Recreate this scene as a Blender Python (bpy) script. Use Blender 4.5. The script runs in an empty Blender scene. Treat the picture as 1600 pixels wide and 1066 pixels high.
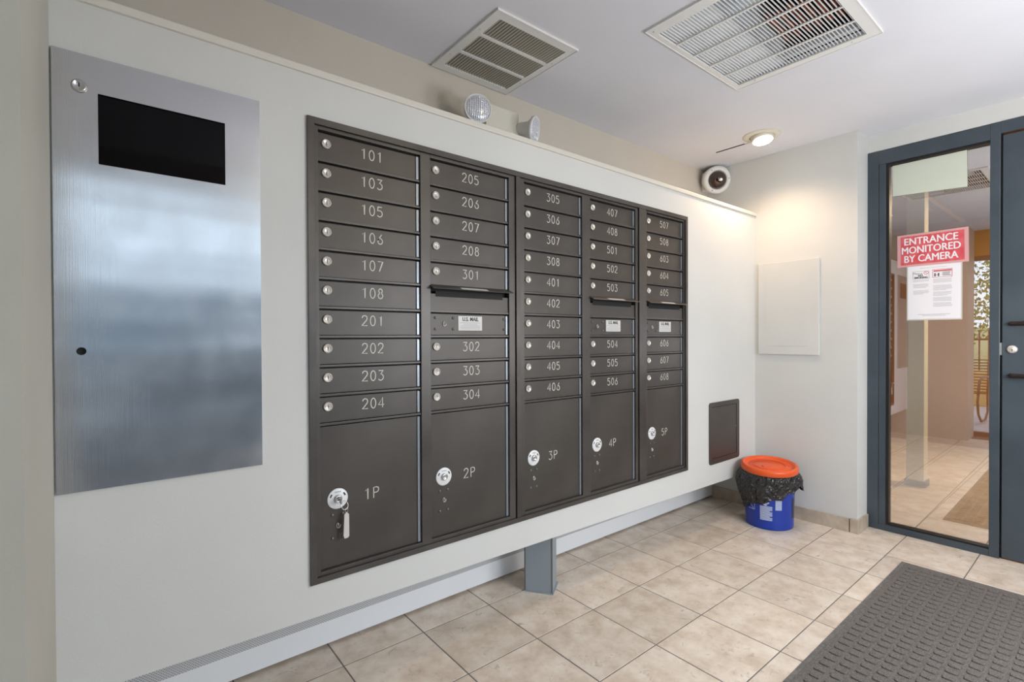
import bpy, bmesh, math, random
from mathutils import Vector, Matrix, Euler
random.seed(7)
scn = bpy.context.scene
COL = scn.collection
PI = math.pi

# ------------------------------------------------------------------ camera
cam_d = bpy.data.cameras.new('camera')
cam = bpy.data.objects.new('camera', cam_d); COL.objects.link(cam)
cam_d.sensor_width = 36.0
cam_d.lens = 782.43 / 1600 * 36.0
cam_d.shift_x = -11.32 / 1600
cam_d.shift_y = 0.98 / 1600
cam_d.clip_start = 0.02; cam_d.clip_end = 300
_r = Vector((0.7716, -0.6361, -0.004)); _u = Vector((0.0087, 0.0043, 1.0)); _f = Vector((0.6361, 0.7716, -0.0088))
_r.normalize(); _f.normalize(); _u = _r.cross(_f)
m = Matrix((( _r.x, _u.x, -_f.x), (_r.y, _u.y, -_f.y), (_r.z, _u.z, -_f.z))).to_4x4()
m.translation = Vector((-0.8198, -1.6244, 1.1788))
cam.matrix_world = m
scn.camera = cam

# ------------------------------------------------------------------ world, lights, exposure
w = bpy.data.worlds.new('sky'); scn.world = w; w.use_nodes = True
wn = w.node_tree.nodes; wl = w.node_tree.links
bg = wn['Background']
bg.inputs['Color'].default_value = (0.76, 0.86, 1.0, 1); bg.inputs['Strength'].default_value = 1.35

def light(name, kind, loc, energy, color, size=0.1, rot=(0, 0, 0), spot=None, blend=0.5, shape='DISK', size_y=None):
    d = bpy.data.lights.new(name, kind); d.energy = energy; d.color = color
    if kind == 'AREA':
        d.shape = shape; d.size = size
        if size_y: d.size_y = size_y
    else:
        d.shadow_soft_size = size
    if kind == 'SPOT':
        d.spot_size = spot; d.spot_blend = blend
    o = bpy.data.objects.new(name, d); COL.objects.link(o); o.location = loc; o.rotation_euler = rot
    return o
# the recessed downlight in view, fixtureless lights added behind the camera, the lobby lamp
light('downlight_beam', 'SPOT', (2.268, -0.207, 2.325), 17, (1.0, 0.70, 0.46), 0.06, (0.0, 0.10, 0), math.radians(150), 0.8)
light('fill_light', 'POINT', (0.95, -2.20, 1.25), 36, (0.88, 0.93, 1.0), 0.30)  # added fill behind the camera, no fixture, brightens ceiling and walls
light('fill_light', 'POINT', (1.75, -2.1, 1.25), 32, (0.98, 0.97, 0.98), 0.30)  # second added fill light, no fixture there either
light('warm_fill_light', 'POINT', (0.80, -2.10, 2.20), 9, (1.0, 0.80, 0.48), 0.10)  # unseen warm light, put in for a golden glow on the left mailboxes
light('lobby_lamp_glow', 'AREA', (4.7, -1.5, 2.36), 50, (1.0, 0.72, 0.42), 0.5)

scn.view_settings.view_transform = 'Standard'
scn.view_settings.look = 'None'
scn.view_settings.gamma = 1.0
scn.view_settings.use_curve_mapping = False
scn.view_settings.exposure = 0.58

# ------------------------------------------------------------------ helpers
OFF = {}
class MB:
    """collects shapes of one mesh"""
    def __init__(s): s.v = []; s.f = []; s.sm = []
    def add(s, vs, fs, smooth=False):
        n = len(s.v); s.v += [tuple(v) for v in vs]
        for f in fs: s.f.append(tuple(i + n for i in f)); s.sm.append(smooth)
        return s
    def box(s, x0, x1, y0, y1, z0, z1, bev=0.0, rot=None, c=None):
        x0, x1 = min(x0, x1), max(x0, x1); y0, y1 = min(y0, y1), max(y0, y1); z0, z1 = min(z0, z1), max(z0, z1)
        if bev <= 0:
            vs = [(x, y, z) for x in (x0, x1) for y in (y0, y1) for z in (z0, z1)]
            fs = [(0, 1, 3, 2), (4, 6, 7, 5), (0, 4, 5, 1), (2, 3, 7, 6), (0, 2, 6, 4), (1, 5, 7, 3)]
        else:
            bm = bmesh.new(); bmesh.ops.create_cube(bm, size=1)
            for v in bm.verts:
                v.co = Vector(((x0 + x1) / 2 + v.co.x * (x1 - x0), (y0 + y1) / 2 + v.co.y * (y1 - y0), (z0 + z1) / 2 + v.co.z * (z1 - z0)))
            bmesh.ops.bevel(bm, geom=bm.edges[:], offset=bev, segments=2, profile=0.6, affect='EDGES')
            vs = [v.co.copy() for v in bm.verts]; fs = [[v.index for v in f.verts] for f in bm.faces]; bm.free()
        if rot is not None:
            c = Vector(c if c else ((x0 + x1) / 2, (y0 + y1) / 2, (z0 + z1) / 2))
            vs = [rot @ (Vector(v) - c) + c for v in vs]
        return s.add(vs, fs)
    def prism(s, poly, a0, a1, axis='y'):
        """poly in the plane perpendicular to axis (x,z for y; x,y for z; y,z for x)"""
        def P(p, a): return {'y': (p[0], a, p[1]), 'z': (p[0], p[1], a), 'x': (a, p[0], p[1])}[axis]
        n = len(poly)
        vs = [P(p, a0) for p in poly] + [P(p, a1) for p in poly]
        fs = [tuple(range(n)), tuple(range(2 * n - 1, n - 1, -1))] + [(i, i + n, (i + 1) % n + n, (i + 1) % n) for i in range(n)]
        return s.add(vs, fs)
    def lathe(s, prof, c, d=(0, 0, 1), seg=32, closed=False):
        """prof: (radius, height along d)"""
        d = Vector(d).normalized(); a = d.orthogonal().normalized(); b = d.cross(a); c = Vector(c)
        vs = []; fs = []
        for r, h in prof:
            for k in range(seg):
                t = 2 * PI * k / seg
                vs.append(c + d * h + (a * math.cos(t) + b * math.sin(t)) * r)
        n = len(prof)
        for i in range(n - 1):
            for k in range(seg):
                k2 = (k + 1) % seg
                fs.append((i * seg + k, i * seg + k2, (i + 1) * seg + k2, (i + 1) * seg + k))
        s.add(vs, fs, True)
        if not closed:
            n0 = len(s.v) - len(vs)
            s.f.append(tuple(n0 + k for k in range(seg - 1, -1, -1))); s.sm.append(False)
            s.f.append(tuple(n0 + (n - 1) * seg + k for k in range(seg))); s.sm.append(False)
        return s
    def tube(s, pts, r, seg=10, closed=False):
        pts = [Vector(p) for p in pts]; n = len(pts); rings = []
        prev = None
        for i, p in enumerate(pts):
            if closed: t = pts[(i + 1) % n] - pts[i - 1]
            else: t = pts[min(i + 1, n - 1)] - pts[max(i - 1, 0)]
            t.normalize()
            a = (prev - t * prev.dot(t)) if prev is not None else t.orthogonal()
            if a.length < 1e-6: a = t.orthogonal()
            a.normalize(); prev = a; b = t.cross(a)
            rr = r[i] if isinstance(r, (list, tuple)) else r
            rings.append([p + (a * math.cos(2 * PI * k / seg) + b * math.sin(2 * PI * k / seg)) * rr for k in range(seg)])
        vs = [v for R in rings for v in R]; fs = []
        for i in range(n if closed else n - 1):
            j = (i + 1) % n
            for k in range(seg):
                k2 = (k + 1) % seg
                fs.append((i * seg + k, i * seg + k2, j * seg + k2, j * seg + k))
        s.add(vs, fs, True)
        if not closed:
            n0 = len(s.v) - len(vs)
            s.f.append(tuple(n0 + k for k in range(seg - 1, -1, -1))); s.sm.append(True)
            s.f.append(tuple(n0 + (n - 1) * seg + k for k in range(seg))); s.sm.append(True)
        return s
    def mesh(s, name, at=(0, 0, 0)):
        me = bpy.data.meshes.new(name)
        me.from_pydata([(v[0] - at[0], v[1] - at[1], v[2] - at[2]) for v in s.v], [], s.f)
        bm = bmesh.new(); bm.from_mesh(me); bmesh.ops.recalc_face_normals(bm, faces=bm.faces[:]); bm.to_mesh(me); bm.free()
        me.polygons.foreach_set('use_smooth', s.sm); me.update()
        return me

def tag(o, label=None, cat=None, group=None, kind=None):
    if label: o['label'] = label
    if cat: o['category'] = cat
    if group: o['group'] = group
    if kind: o['kind'] = kind
    return o

def link(name, data, parent=None, at=None):
    o = bpy.data.objects.new(name, data); COL.objects.link(o)
    po = OFF.get(parent.name, (0, 0, 0)) if parent else (0, 0, 0)
    if at is None: at = po
    o.location = (at[0] - po[0], at[1] - po[1], at[2] - po[2])
    if parent: o.parent = parent
    OFF[o.name] = tuple(at)
    return o

def part(name, mb, mat, parent=None, at=None, local=False, kind=None, label=None):
    po = OFF.get(parent.name, (0, 0, 0)) if parent else (0, 0, 0)
    if at is None: at = po
    if isinstance(mb, MB): me = mb.mesh(name, (0, 0, 0) if local else at)
    else: me = mb
    if mat is not None and not me.materials: me.materials.append(mat)
    o = link(name, me, parent, at)
    return tag(o, label, None, None, kind)

def thing(name, label, cat, at, group=None):
    o = link(name, None, None, at); o.empty_display_size = 0.05
    return tag(o, label, cat, group)

def struct(name, mb, mat, at=(0, 0, 0), parent=None):
    return part(name, mb, mat, parent, at if parent is None else None, kind='structure')

# ------------------------------------------------------------------ materials
def new_mat(name, color, rough=0.5, metal=0.0, **kw):
    mt = bpy.data.materials.new(name); mt.use_nodes = True
    b = mt.node_tree.nodes['Principled BSDF']
    b.inputs['Base Color'].default_value = (*color, 1); b.inputs['Roughness'].default_value = rough; b.inputs['Metallic'].default_value = metal
    for k, v in kw.items(): b.inputs[k.replace('_', ' ')].default_value = v
    return mt
def srgb(r, g, b):
    f = lambda c: ((c / 255 + 0.055) / 1.055) ** 2.4 if c > 10 else c / 255 / 12.92
    return (f(r), f(g), f(b))
def noise_mix(mt, c1, c2, scale=5, detail=5, lo=0.35, hi=0.65, coord='Object', stretch=(1, 1, 1), bump=0.0, bscale=None, rough=None, bdist=0.002):
    nt = mt.node_tree; N = nt.nodes; L = nt.links; b = N['Principled BSDF']
    tc = N.new('ShaderNodeTexCoord'); mp = N.new('ShaderNodeMapping'); mp.inputs['Scale'].default_value = stretch
    L.new(tc.outputs[coord], mp.inputs['Vector'])
    no = N.new('ShaderNodeTexNoise'); no.inputs['Scale'].default_value = scale; no.inputs['Detail'].default_value = detail
    L.new(mp.outputs[0], no.inputs['Vector'])
    cr = N.new('ShaderNodeValToRGB'); cr.color_ramp.elements[0].position = lo; cr.color_ramp.elements[1].position = hi
    cr.color_ramp.elements[0].color = (*c1, 1); cr.color_ramp.elements[1].color = (*c2, 1)
    L.new(no.outputs['Fac'], cr.inputs['Fac']); L.new(cr.outputs[0], b.inputs['Base Color'])
    if bump > 0:
        n2 = N.new('ShaderNodeTexNoise'); n2.inputs['Scale'].default_value = bscale or scale * 10; n2.inputs['Detail'].default_value = 3
        L.new(mp.outputs[0], n2.inputs['Vector'])
        bp = N.new('ShaderNodeBump'); bp.inputs['Strength'].default_value = bump; bp.inputs['Distance'].default_value = bdist
        L.new(n2.outputs['Fac'], bp.inputs['Height']); L.new(bp.outputs[0], b.inputs['Normal'])
    return mt

M = {}
M['wall'] = noise_mix(new_mat('painted wall', (.6, .6, .57), 0.62), (.60, .612, .60), (.65, .662, .65), 1.2, 4, bump=0.12, bscale=160)
M['upper'] = noise_mix(new_mat('beige upper wall', (.5, .46, .4), 0.7), (.55, .51, .445), (.60, .555, .49), 1.5, 4, bump=0.1, bscale=160)
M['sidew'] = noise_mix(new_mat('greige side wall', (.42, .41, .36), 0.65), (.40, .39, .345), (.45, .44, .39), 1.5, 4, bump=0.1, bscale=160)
M['ceil'] = noise_mix(new_mat('ceiling paint', (.6, .6, .62), 0.75), (.68, .69, .74), (.73, .74, .79), 1.5, 3, bump=0.06, bscale=120)
M['cover'] = new_mat('white enamel cover', (.84, .86, .89), 0.4)
M['trimw'] = new_mat('cream trim paint', (.66, .64, .58), 0.45)
M['white'] = new_mat('white painted metal', (.74, .74, .73), 0.38)
M['cream'] = new_mat('cream painted metal', (.66, .63, .54), 0.45)
M['creamw'] = new_mat('ivory plastic', (.68, .66, .58), 0.45)
M['bronze'] = noise_mix(new_mat('bronze powder coat', (.07, .065, .06), 0.42), (.060, .053, .047), (.088, .079, .071), 3, 4, bump=0.25, bscale=420, bdist=0.0006)
M['bronze'].node_tree.nodes['Principled BSDF'].inputs['Metallic'].default_value = 0.35
M['bronze_f'] = noise_mix(new_mat('bronze frame coat', (.08, .07, .065), 0.38), (.062, .056, .052), (.095, .086, .079), 4, 4, bump=0.15, bscale=400, bdist=0.0005)
M['bronze_f'].node_tree.nodes['Principled BSDF'].inputs['Metallic'].default_value = 0.35
M['hinge_highlight'] = new_mat('pale jamb highlight strip', (.30, .335, .375), 0.32, 0.45)  # pale tone stands in for daylight glinting on the right jambs
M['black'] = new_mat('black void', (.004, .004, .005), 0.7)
M['rubber'] = new_mat('black rubber', (.008, .008, .008), 0.45)
M['num'] = new_mat('engraved lettering fill', (.62, .60, .55), 0.6)
M['lock'] = noise_mix(new_mat('brushed nickel', (.6, .57, .52), 0.35, 0.5), (.50, .47, .43), (.86, .83, .77), 300, 2)
M['plate'] = new_mat('white lock plate', (.78, .80, .82), 0.35)
M['steel'] = new_mat('bright steel', (.62, .62, .62), 0.25, 0.9)
M['screw'] = new_mat('dark screw', (.16, .16, .165), 0.35, 0.6)
M['label'] = new_mat('silver label', (.62, .62, .60), 0.4)
M['ink'] = new_mat('dark ink', (.05, .05, .055), 0.7)
M['inkg'] = new_mat('grey ink', (.38, .38, .40), 0.7)
M['inkr'] = new_mat('red ink', (.52, .08, .09), 0.6)
M['tag'] = new_mat('clear plastic key tag', (.62, .60, .58), 0.25)
M['frame'] = noise_mix(new_mat('blue grey door paint', (.06, .08, .10), 0.38), (.040, .056, .072), (.056, .074, .092), 4, 5, bump=0.05, bscale=200)
M['handle'] = new_mat('dark bronze pull', (.05, .035, .028), 0.3, 0.7)
M['post'] = new_mat('grey painted post', (.27, .32, .36), 0.38)
M['grout'] = noise_mix(new_mat('floor grout', (.2, .17, .14), 0.9), (.14, .13, .12), (.21, .195, .18), 20, 4)
M['orange'] = new_mat('orange plastic lid', (.78, .105, .018), 0.33)
M['blue'] = new_mat('blue plastic bucket', (.006, .04, .36), 0.33)
M['markw'] = new_mat('white print', (.50, .58, .78), 0.5)
M['gask'] = new_mat('dark glazing gasket', (.01, .009, .009), 0.4)
M['redsign'] = noise_mix(new_mat('red sign print', (.5, .05, .07), 0.4), (.56, .06, .075), (.64, .12, .14), 25, 3)
M['signedge'] = new_mat('faded sign margin', (.62, .34, .34), 0.35)
M['paper'] = new_mat('white paper', (.76, .75, .79), 0.6)
M['palepaper'] = new_mat('pale green card', (.58, .63, .54), 0.7)
M['ochre'] = noise_mix(new_mat('ochre lobby wall', (.5, .3, .1), 0.6), (.40, .185, .018), (.47, .225, .03), 1.5, 3)
M['lobceil'] = new_mat('lobby ceiling', (.30, .29, .30), 0.8)
M['brownwall'] = noise_mix(new_mat('brown wall paint', (.3, .16, .05), 0.55), (.30, .15, .035), (.36, .19, .05), 2, 3)
M['wood'] = noise_mix(new_mat('pale wood strip', (.6, .45, .25), 0.5), (.5, .36, .2), (.66, .5, .3), 6, 4, stretch=(1, 12, 12))
M['asphalt'] = noise_mix(new_mat('asphalt', (.06, .06, .065), 0.9), (.045, .045, .05), (.075, .075, .08), 8, 6)
M['concrete'] = noise_mix(new_mat('concrete paving', (.4, .4, .4), 0.85), (.30, .30, .31), (.40, .40, .40), 6, 5)
M['grass'] = noise_mix(new_mat('dry lawn', (.3, .35, .12), 0.9), (.28, .33, .12), (.50, .47, .26), 12, 5)
M['leaf'] = noise_mix(new_mat('leaf green', (.1, .2, .06), 0.7), (.08, .22, .06), (.30, .42, .14), 4, 3)
M['bark'] = noise_mix(new_mat('bark', (.12, .08, .05), 0.9), (.08, .06, .04), (.16, .12, .08), 8, 5)
M['fence'] = new_mat('black fence metal', (.03, .03, .035), 0.5, 0.3)
M['sandstone'] = new_mat('yellow sandstone', (.50, .36, .14), 0.8)
M['copper'] = noise_mix(new_mat('copper coil', (.3, .07, .03), 0.5, 0.3), (.08, .02, .012), (.40, .10, .045), 30, 3)
M['duct'] = noise_mix(new_mat('galvanised duct', (.55, .6, .64), 0.5), (.66, .74, .80), (.80, .86, .90), 7, 3)

def emit_mat(name, color, s):
    mt = bpy.data.materials.new(name); mt.use_nodes = True; N = mt.node_tree.nodes
    N.remove(N['Principled BSDF']); e = N.new('ShaderNodeEmission'); e.inputs[0].default_value = (*color, 1); e.inputs[1].default_value = s
    mt.node_tree.links.new(e.outputs[0], N['Material Output'].inputs[0]); return mt
M['lampglow'] = emit_mat('lit lamp face', (1.0, .92, .80), 9)
M['lampglow2'] = emit_mat('lit lamp diffuser', (1.0, .94, .86), 3)

# floor tile: mottled ceramic, different for each tile
def tile_mat():
    mt = new_mat('ceramic floor tile', (.6, .5, .4), 0.36); nt = mt.node_tree; N = nt.nodes; L = nt.links; b = N['Principled BSDF']
    geo = N.new('ShaderNodeNewGeometry'); oi = N.new('ShaderNodeObjectInfo')
    mul = N.new('ShaderNodeVectorMath'); mul.operation = 'SCALE'; mul.inputs['Scale'].default_value = 1.0
    comb = N.new('ShaderNodeCombineXYZ'); k = N.new('ShaderNodeMath'); k.operation = 'MULTIPLY'; k.inputs[1].default_value = 37.0
    L.new(oi.outputs['Random'], k.inputs[0]); L.new(k.outputs[0], comb.inputs['Z'])
    ad = N.new('ShaderNodeVectorMath'); ad.operation = 'ADD'; L.new(geo.outputs['Position'], ad.inputs[0]); L.new(comb.outputs[0], ad.inputs[1])
    n1 = N.new('ShaderNodeTexNoise'); n1.inputs['Scale'].default_value = 11; n1.inputs['Detail'].default_value = 8; n1.inputs['Roughness'].default_value = .62
    L.new(ad.outputs[0], n1.inputs['Vector'])
    cr = N.new('ShaderNodeValToRGB'); e = cr.color_ramp.elements
    e[0].position = .32; e[0].color = (.55, .455, .36, 1); e[1].position = .64; e[1].color = (.74, .67, .585, 1)
    x = cr.color_ramp.elements.new(.5); x.color = (.67, .58, .49, 1)
    L.new(n1.outputs['Fac'], cr.inputs['Fac'])
    # thin dark veins and pits
    n2 = N.new('ShaderNodeTexNoise'); n2.inputs['Scale'].default_value = 20; n2.inputs['Detail'].default_value = 9; n2.inputs['Roughness'].default_value = .75; n2.inputs['Distortion'].default_value = 1.2
    L.new(ad.outputs[0], n2.inputs['Vector'])
    c2 = N.new('ShaderNodeValToRGB'); e = c2.color_ramp.elements
    e[0].position = .33; e[0].color = (.9, .9, .9, 1); e[1].position = .43; e[1].color = (0, 0, 0, 1)
    L.new(n2.outputs['Fac'], c2.inputs['Fac'])
    mx = N.new('ShaderNodeMix'); mx.data_type = 'RGBA'; L.new(c2.outputs[0], mx.inputs['Factor'])
    L.new(cr.outputs[0], mx.inputs['A']); mx.inputs['B'].default_value = (.40, .34, .285, 1)
    hs = N.new('ShaderNodeHueSaturation'); L.new(mx.outputs['Result'], hs.inputs['Color'])
    vr = N.new('ShaderNodeMapRange'); vr.inputs['To Min'].default_value = .93; vr.inputs['To Max'].default_value = 1.07
    L.new(oi.outputs['Random'], vr.inputs['Value']); L.new(vr.outputs[0], hs.inputs['Value'])
    L.new(hs.outputs[0], b.inputs['Base Color'])
    bp = N.new('ShaderNodeBump'); bp.inputs['Strength'].default_value = .25; bp.inputs['Distance'].default_value = .0015
    L.new(n1.outputs['Fac'], bp.inputs['Height']); L.new(bp.outputs[0], b.inputs['Normal'])
    return mt
M['tile'] = tile_mat()
M['basetile'] = noise_mix(new_mat('skirting tile', (.5, .44, .36), 0.35), (.36, .30, .23), (.55, .48, .39), 14, 7, lo=.3, hi=.7)

def carpet_mat():
    mt = new_mat('grey carpet mat', (.12, .11, .1), 0.95)
    noise_mix(mt, (.075, .068, .063), (.22, .20, .185), 260, 3, lo=.3, hi=.75, bump=.8, bscale=420, bdist=.003)
    return mt
M['carpet'] = carpet_mat()
M['matedge'] = noise_mix(new_mat('mat rubber edge', (.12, .115, .11), 0.7), (.10, .098, .095), (.16, .155, .15), 60, 3)

def steel_mat():
    mt = new_mat('brushed stainless steel', (.62, .635, .66), 0.20, 1.0); nt = mt.node_tree; N = nt.nodes; L = nt.links; b = N['Principled BSDF']
    tc = N.new('ShaderNodeTexCoord'); mp = N.new('ShaderNodeMapping'); mp.inputs['Scale'].default_value = (900, 1, 3)
    L.new(tc.outputs['Object'], mp.inputs['Vector'])
    no = N.new('ShaderNodeTexNoise'); no.inputs['Scale'].default_value = 1.0; no.inputs['Detail'].default_value = 2; L.new(mp.outputs[0], no.inputs['Vector'])
    bp = N.new('ShaderNodeBump'); bp.inputs['Strength'].default_value = .22; bp.inputs['Distance'].default_value = .0005
    L.new(no.outputs['Fac'], bp.inputs['Height'])
    # faint waviness of the thin sheet
    m2 = N.new('ShaderNodeMapping'); m2.inputs['Scale'].default_value = (.6, 1, 7); L.new(tc.outputs['Object'], m2.inputs['Vector'])
    n2 = N.new('ShaderNodeTexNoise'); n2.inputs['Scale'].default_value = 1.0; n2.inputs['Detail'].default_value = 1; L.new(m2.outputs[0], n2.inputs['Vector'])
    b2 = N.new('ShaderNodeBump'); b2.inputs['Strength'].default_value = .2; b2.inputs['Distance'].default_value = .012
    L.new(n2.outputs['Fac'], b2.inputs['Height']); L.new(bp.outputs[0], b2.inputs['Normal']); L.new(b2.outputs[0], b.inputs['Normal'])
    n3 = N.new('ShaderNodeTexNoise'); n3.inputs['Scale'].default_value = 7; n3.inputs['Detail'].default_value = 6; L.new(tc.outputs['Object'], n3.inputs['Vector'])
    mr = N.new('ShaderNodeMapRange'); mr.inputs['From Min'].default_value = .35; mr.inputs['From Max'].default_value = .75; mr.inputs['To Min'].default_value = .16; mr.inputs['To Max'].default_value = .27
    L.new(n3.outputs['Fac'], mr.inputs['Value']); L.new(mr.outputs[0], b.inputs['Roughness'])
    return mt
M['ss'] = steel_mat()
M['display'] = new_mat('black display glass', (.002, .002, .003), 0.05, 0.0, Specular_IOR_Level=0.16)

def perf_mat():
    mt = new_mat('perforated sheet', (.6, .62, .64), 0.45); nt = mt.node_tree; N = nt.nodes; L = nt.links; b = N['Principled BSDF']
    tc = N.new('ShaderNodeTexCoord'); mp = N.new('ShaderNodeMapping'); mp.inputs['Scale'].default_value = (165, 1, 165)
    mp.inputs['Rotation'].default_value = (0, math.radians(45), 0)
    L.new(tc.outputs['Object'], mp.inputs['Vector'])
    vo = N.new('ShaderNodeTexVoronoi'); vo.inputs['Scale'].default_value = 1.0; vo.inputs['Randomness'].default_value = 0.0; L.new(mp.outputs[0], vo.inputs['Vector'])
    cr = N.new('ShaderNodeValToRGB'); cr.color_ramp.elements[0].position = .34; cr.color_ramp.elements[1].position = .42
    cr.color_ramp.elements[0].color = (.03, .03, .035, 1); cr.color_ramp.elements[1].color = (.60, .61, .63, 1)
    sep = N.new('ShaderNodeSeparateXYZ')
    L.new(vo.outputs['Distance'], cr.inputs['Fac']); L.new(cr.outputs[0], b.inputs['Base Color'])
    return mt
M['perf'] = perf_mat()

def mirror_glass(name, refl, tint=(.95, .97, .96)):
    mt = bpy.data.materials.new(name); mt.use_nodes = True; N = mt.node_tree.nodes; L = mt.node_tree.links
    N.remove(N['Principled BSDF'])
    g = N.new('ShaderNodeBsdfGlossy'); g.inputs['Roughness'].default_value = 0.0; g.inputs['Color'].default_value = (.96, .97, 1.0, 1)
    t = N.new('ShaderNodeBsdfTransparent'); t.inputs['Color'].default_value = (*tint, 1)
    lw = N.new('ShaderNodeFresnel'); lw.inputs['IOR'].default_value = 1.45
    ad = N.new('ShaderNodeMath'); ad.operation = 'ADD'; ad.use_clamp = True; ad.inputs[1].default_value = refl; L.new(lw.outputs[0], ad.inputs[0])
    mx = N.new('ShaderNodeMixShader'); L.new(ad.outputs[0], mx.inputs[0]); L.new(t.outputs[0], mx.inputs[1]); L.new(g.outputs[0], mx.inputs[2])
    L.new(mx.outputs[0], N['Material Output'].inputs[0]); return mt
M['glass'] = mirror_glass('reflective door glass', 0.37)
M['clear'] = mirror_glass('clear window glass', 0.0)
M['lens'] = new_mat('ribbed lamp lens', (.80, .82, .88), 0.18, 0.35)
M['dome'] = new_mat('smoked dome', (.03, .012, .010), 0.05, 0.0, Specular_IOR_Level=0.9)

# crinkled black plastic
def bag_mat():
    mt = new_mat('black bin liner', (.010, .010, .011), 0.16, 0.0, Specular_IOR_Level=0.8); nt = mt.node_tree; N = nt.nodes; L = nt.links; b = N['Principled BSDF']
    tc = N.new('ShaderNodeTexCoord'); n = N.new('ShaderNodeTexNoise'); n.inputs['Scale'].default_value = 17; n.inputs['Detail'].default_value = 3; n.inputs['Distortion'].default_value = 1.6
    L.new(tc.outputs['Object'], n.inputs['Vector']); bp = N.new('ShaderNodeBump'); bp.inputs['Strength'].default_value = .9; bp.inputs['Distance'].default_value = .05
    L.new(n.outputs['Fac'], bp.inputs['Height']); L.new(bp.outputs[0], b.inputs['Normal']); return mt
M['bag'] = bag_mat()

# ------------------------------------------------------------------ lettering
DIG = {  # single-stroke glyphs in a 0.6 x 1 box
    '1': [[(.12, .80), (.34, 1.0), (.34, 0)]],
    '0': 'O', 
    '2': [[(.04, .76), (.08, .90), (.20, .99), (.36, .99), (.50, .90), (.54, .74), (.48, .56), (.02, .02), (.56, .02)]],
    '3': [[(.05, .98), (.52, .98), (.27, .62), (.42, .58), (.54, .44), (.55, .26), (.46, .09), (.30, .01), (.15, .03), (.03, .15)]],
    '4': [[(.44, 0), (.44, 1.0), (.02, .28), (.60, .28)]],
    '5': [[(.50, .98), (.10, .98), (.06, .56), (.20, .63), (.36, .62), (.50, .50), (.55, .32), (.48, .12), (.32, .01), (.15, .03), (.03, .15)]],
    '6': [[(.46, .98), (.20, .60), (.06, .36), (.06, .20), (.15, .06), (.30, .01), (.45, .06), (.54, .20), (.54, .38), (.45, .53), (.30, .59), (.14, .52), (.07, .38)]],
    '7': [[(.04, .98), (.56, .98), (.20, 0)]],
    '8': [[(.30, .55), (.16, .62), (.10, .77), (.16, .92), (.30, .99), (.44, .92), (.50, .77), (.44, .62), (.30, .55), (.13, .48), (.05, .28), (.13, .08), (.30, .01), (.47, .08), (.55, .28), (.47, .48), (.30, .55)]],
    'P': [[(.06, 0), (.06, .98), (.34, .98), (.50, .90), (.55, .74), (.50, .58), (.34, .49), (.06, .49)]],
}
def glyph_strokes(ch):
    g = DIG[ch]
    if g == 'O':
        return [[(.30 + .25 * math.cos(t), .50 + .49 * math.sin(t)) for t in [2 * PI * k / 18 for k in range(19)]]]
    return g
def stroke_text(txt, cx, cz, h, y, wid=0.0042, pitch=0.84, thick=0.0008):
    """flat ribbons lying on the plane y, facing -y"""
    mb = MB(); tw = pitch * h * (len(txt) - 1) + .6 * h
    for i, ch in enumerate(txt):
        ox = cx - tw / 2 + i * pitch * h; oz = cz - h / 2
        for st in glyph_strokes(ch):
            P = [Vector((ox + p[0] * h, oz + p[1] * h)) for p in st]
            L_ = []; R_ = []
            for k, p in enumerate(P):
                a = P[max(k - 1, 0)]; b = P[min(k + 1, len(P) - 1)]
                if len(P) > 2 and k in (0, len(P) - 1) and (P[0] - P[-1]).length < 1e-6: a, b = P[-2], P[1]
                t = (b - a).normalized(); n = Vector((-t.y, t.x))
                s = 1.0
                if 0 < k < len(P) - 1:
                    d1 = (P[k] - P[k - 1]).normalized(); s = min(1.6, 1 / max(.4, abs(d1.dot(t))))
                L_.append(p + n * wid / 2 * s); R_.append(p - n * wid / 2 * s)
            vs = [(q.x, y - thick, q.y) for q in L_] + [(q.x, y - thick, q.y) for q in R_]
            n = len(P)
            mb.add(vs, [(k, k + 1, n + k + 1, n + k) for k in range(n - 1)])
    return mb
FONT = bpy.data.fonts.load('<builtin>') if '<builtin>' in bpy.data.fonts else None
def text_mesh(name, txt, size, mat, mtx, bold=0.0, align='CENTER', xs=1.0, extrude=0.0004, double=None):
    cu = bpy.data.curves.new(name, 'FONT'); cu.body = txt; cu.size = size; cu.extrude = extrude; cu.offset = bold
    cu.align_x = align; cu.align_y = 'CENTER'; cu.resolution_u = 3
    ob = bpy.data.objects.new(name, cu); COL.objects.link(ob)
    dg = bpy.context.evaluated_depsgraph_get(); me = bpy.data.meshes.new_from_object(ob.evaluated_get(dg))
    bpy.data.objects.remove(ob); bpy.data.curves.remove(cu)
    me.transform(mtx @ Matrix.Diagonal((xs, 1, 1, 1)))
    if double:
        bm = bmesh.new(); bm.from_mesh(me)
        for d in double: 
            m2 = me.copy(); m2.transform(Matrix.Translation(d)); bm.from_mesh(m2); bpy.data.meshes.remove(m2)
        bm.to_mesh(me); bm.free()
    me.materials.clear(); me.materials.append(mat); me.name = name
    return me
def face_negy(x, y, z): return Matrix.Translation((x, y, z)) @ Matrix.Rotation(PI / 2, 4, 'X')
def face_negx(x, y, z, tilt=0): return Matrix.Translation((x, y, z)) @ Matrix.Rotation(-PI / 2, 4, 'Z') @ Matrix.Rotation(PI / 2, 4, 'X') @ Matrix.Rotation(tilt, 4, 'Z')

# ------------------------------------------------------------------ setting
XB = 2.622       # face of the back wall
XD = 2.80        # face of the door frame
XL = -1.34       # wall with the street door, behind the camera
YS = -2.50       # storefront opposite the mailboxes
ZC = 2.398
GX, GY, TP = -0.1724, 0.1597, 0.3216
LOBX = 6.2

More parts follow.
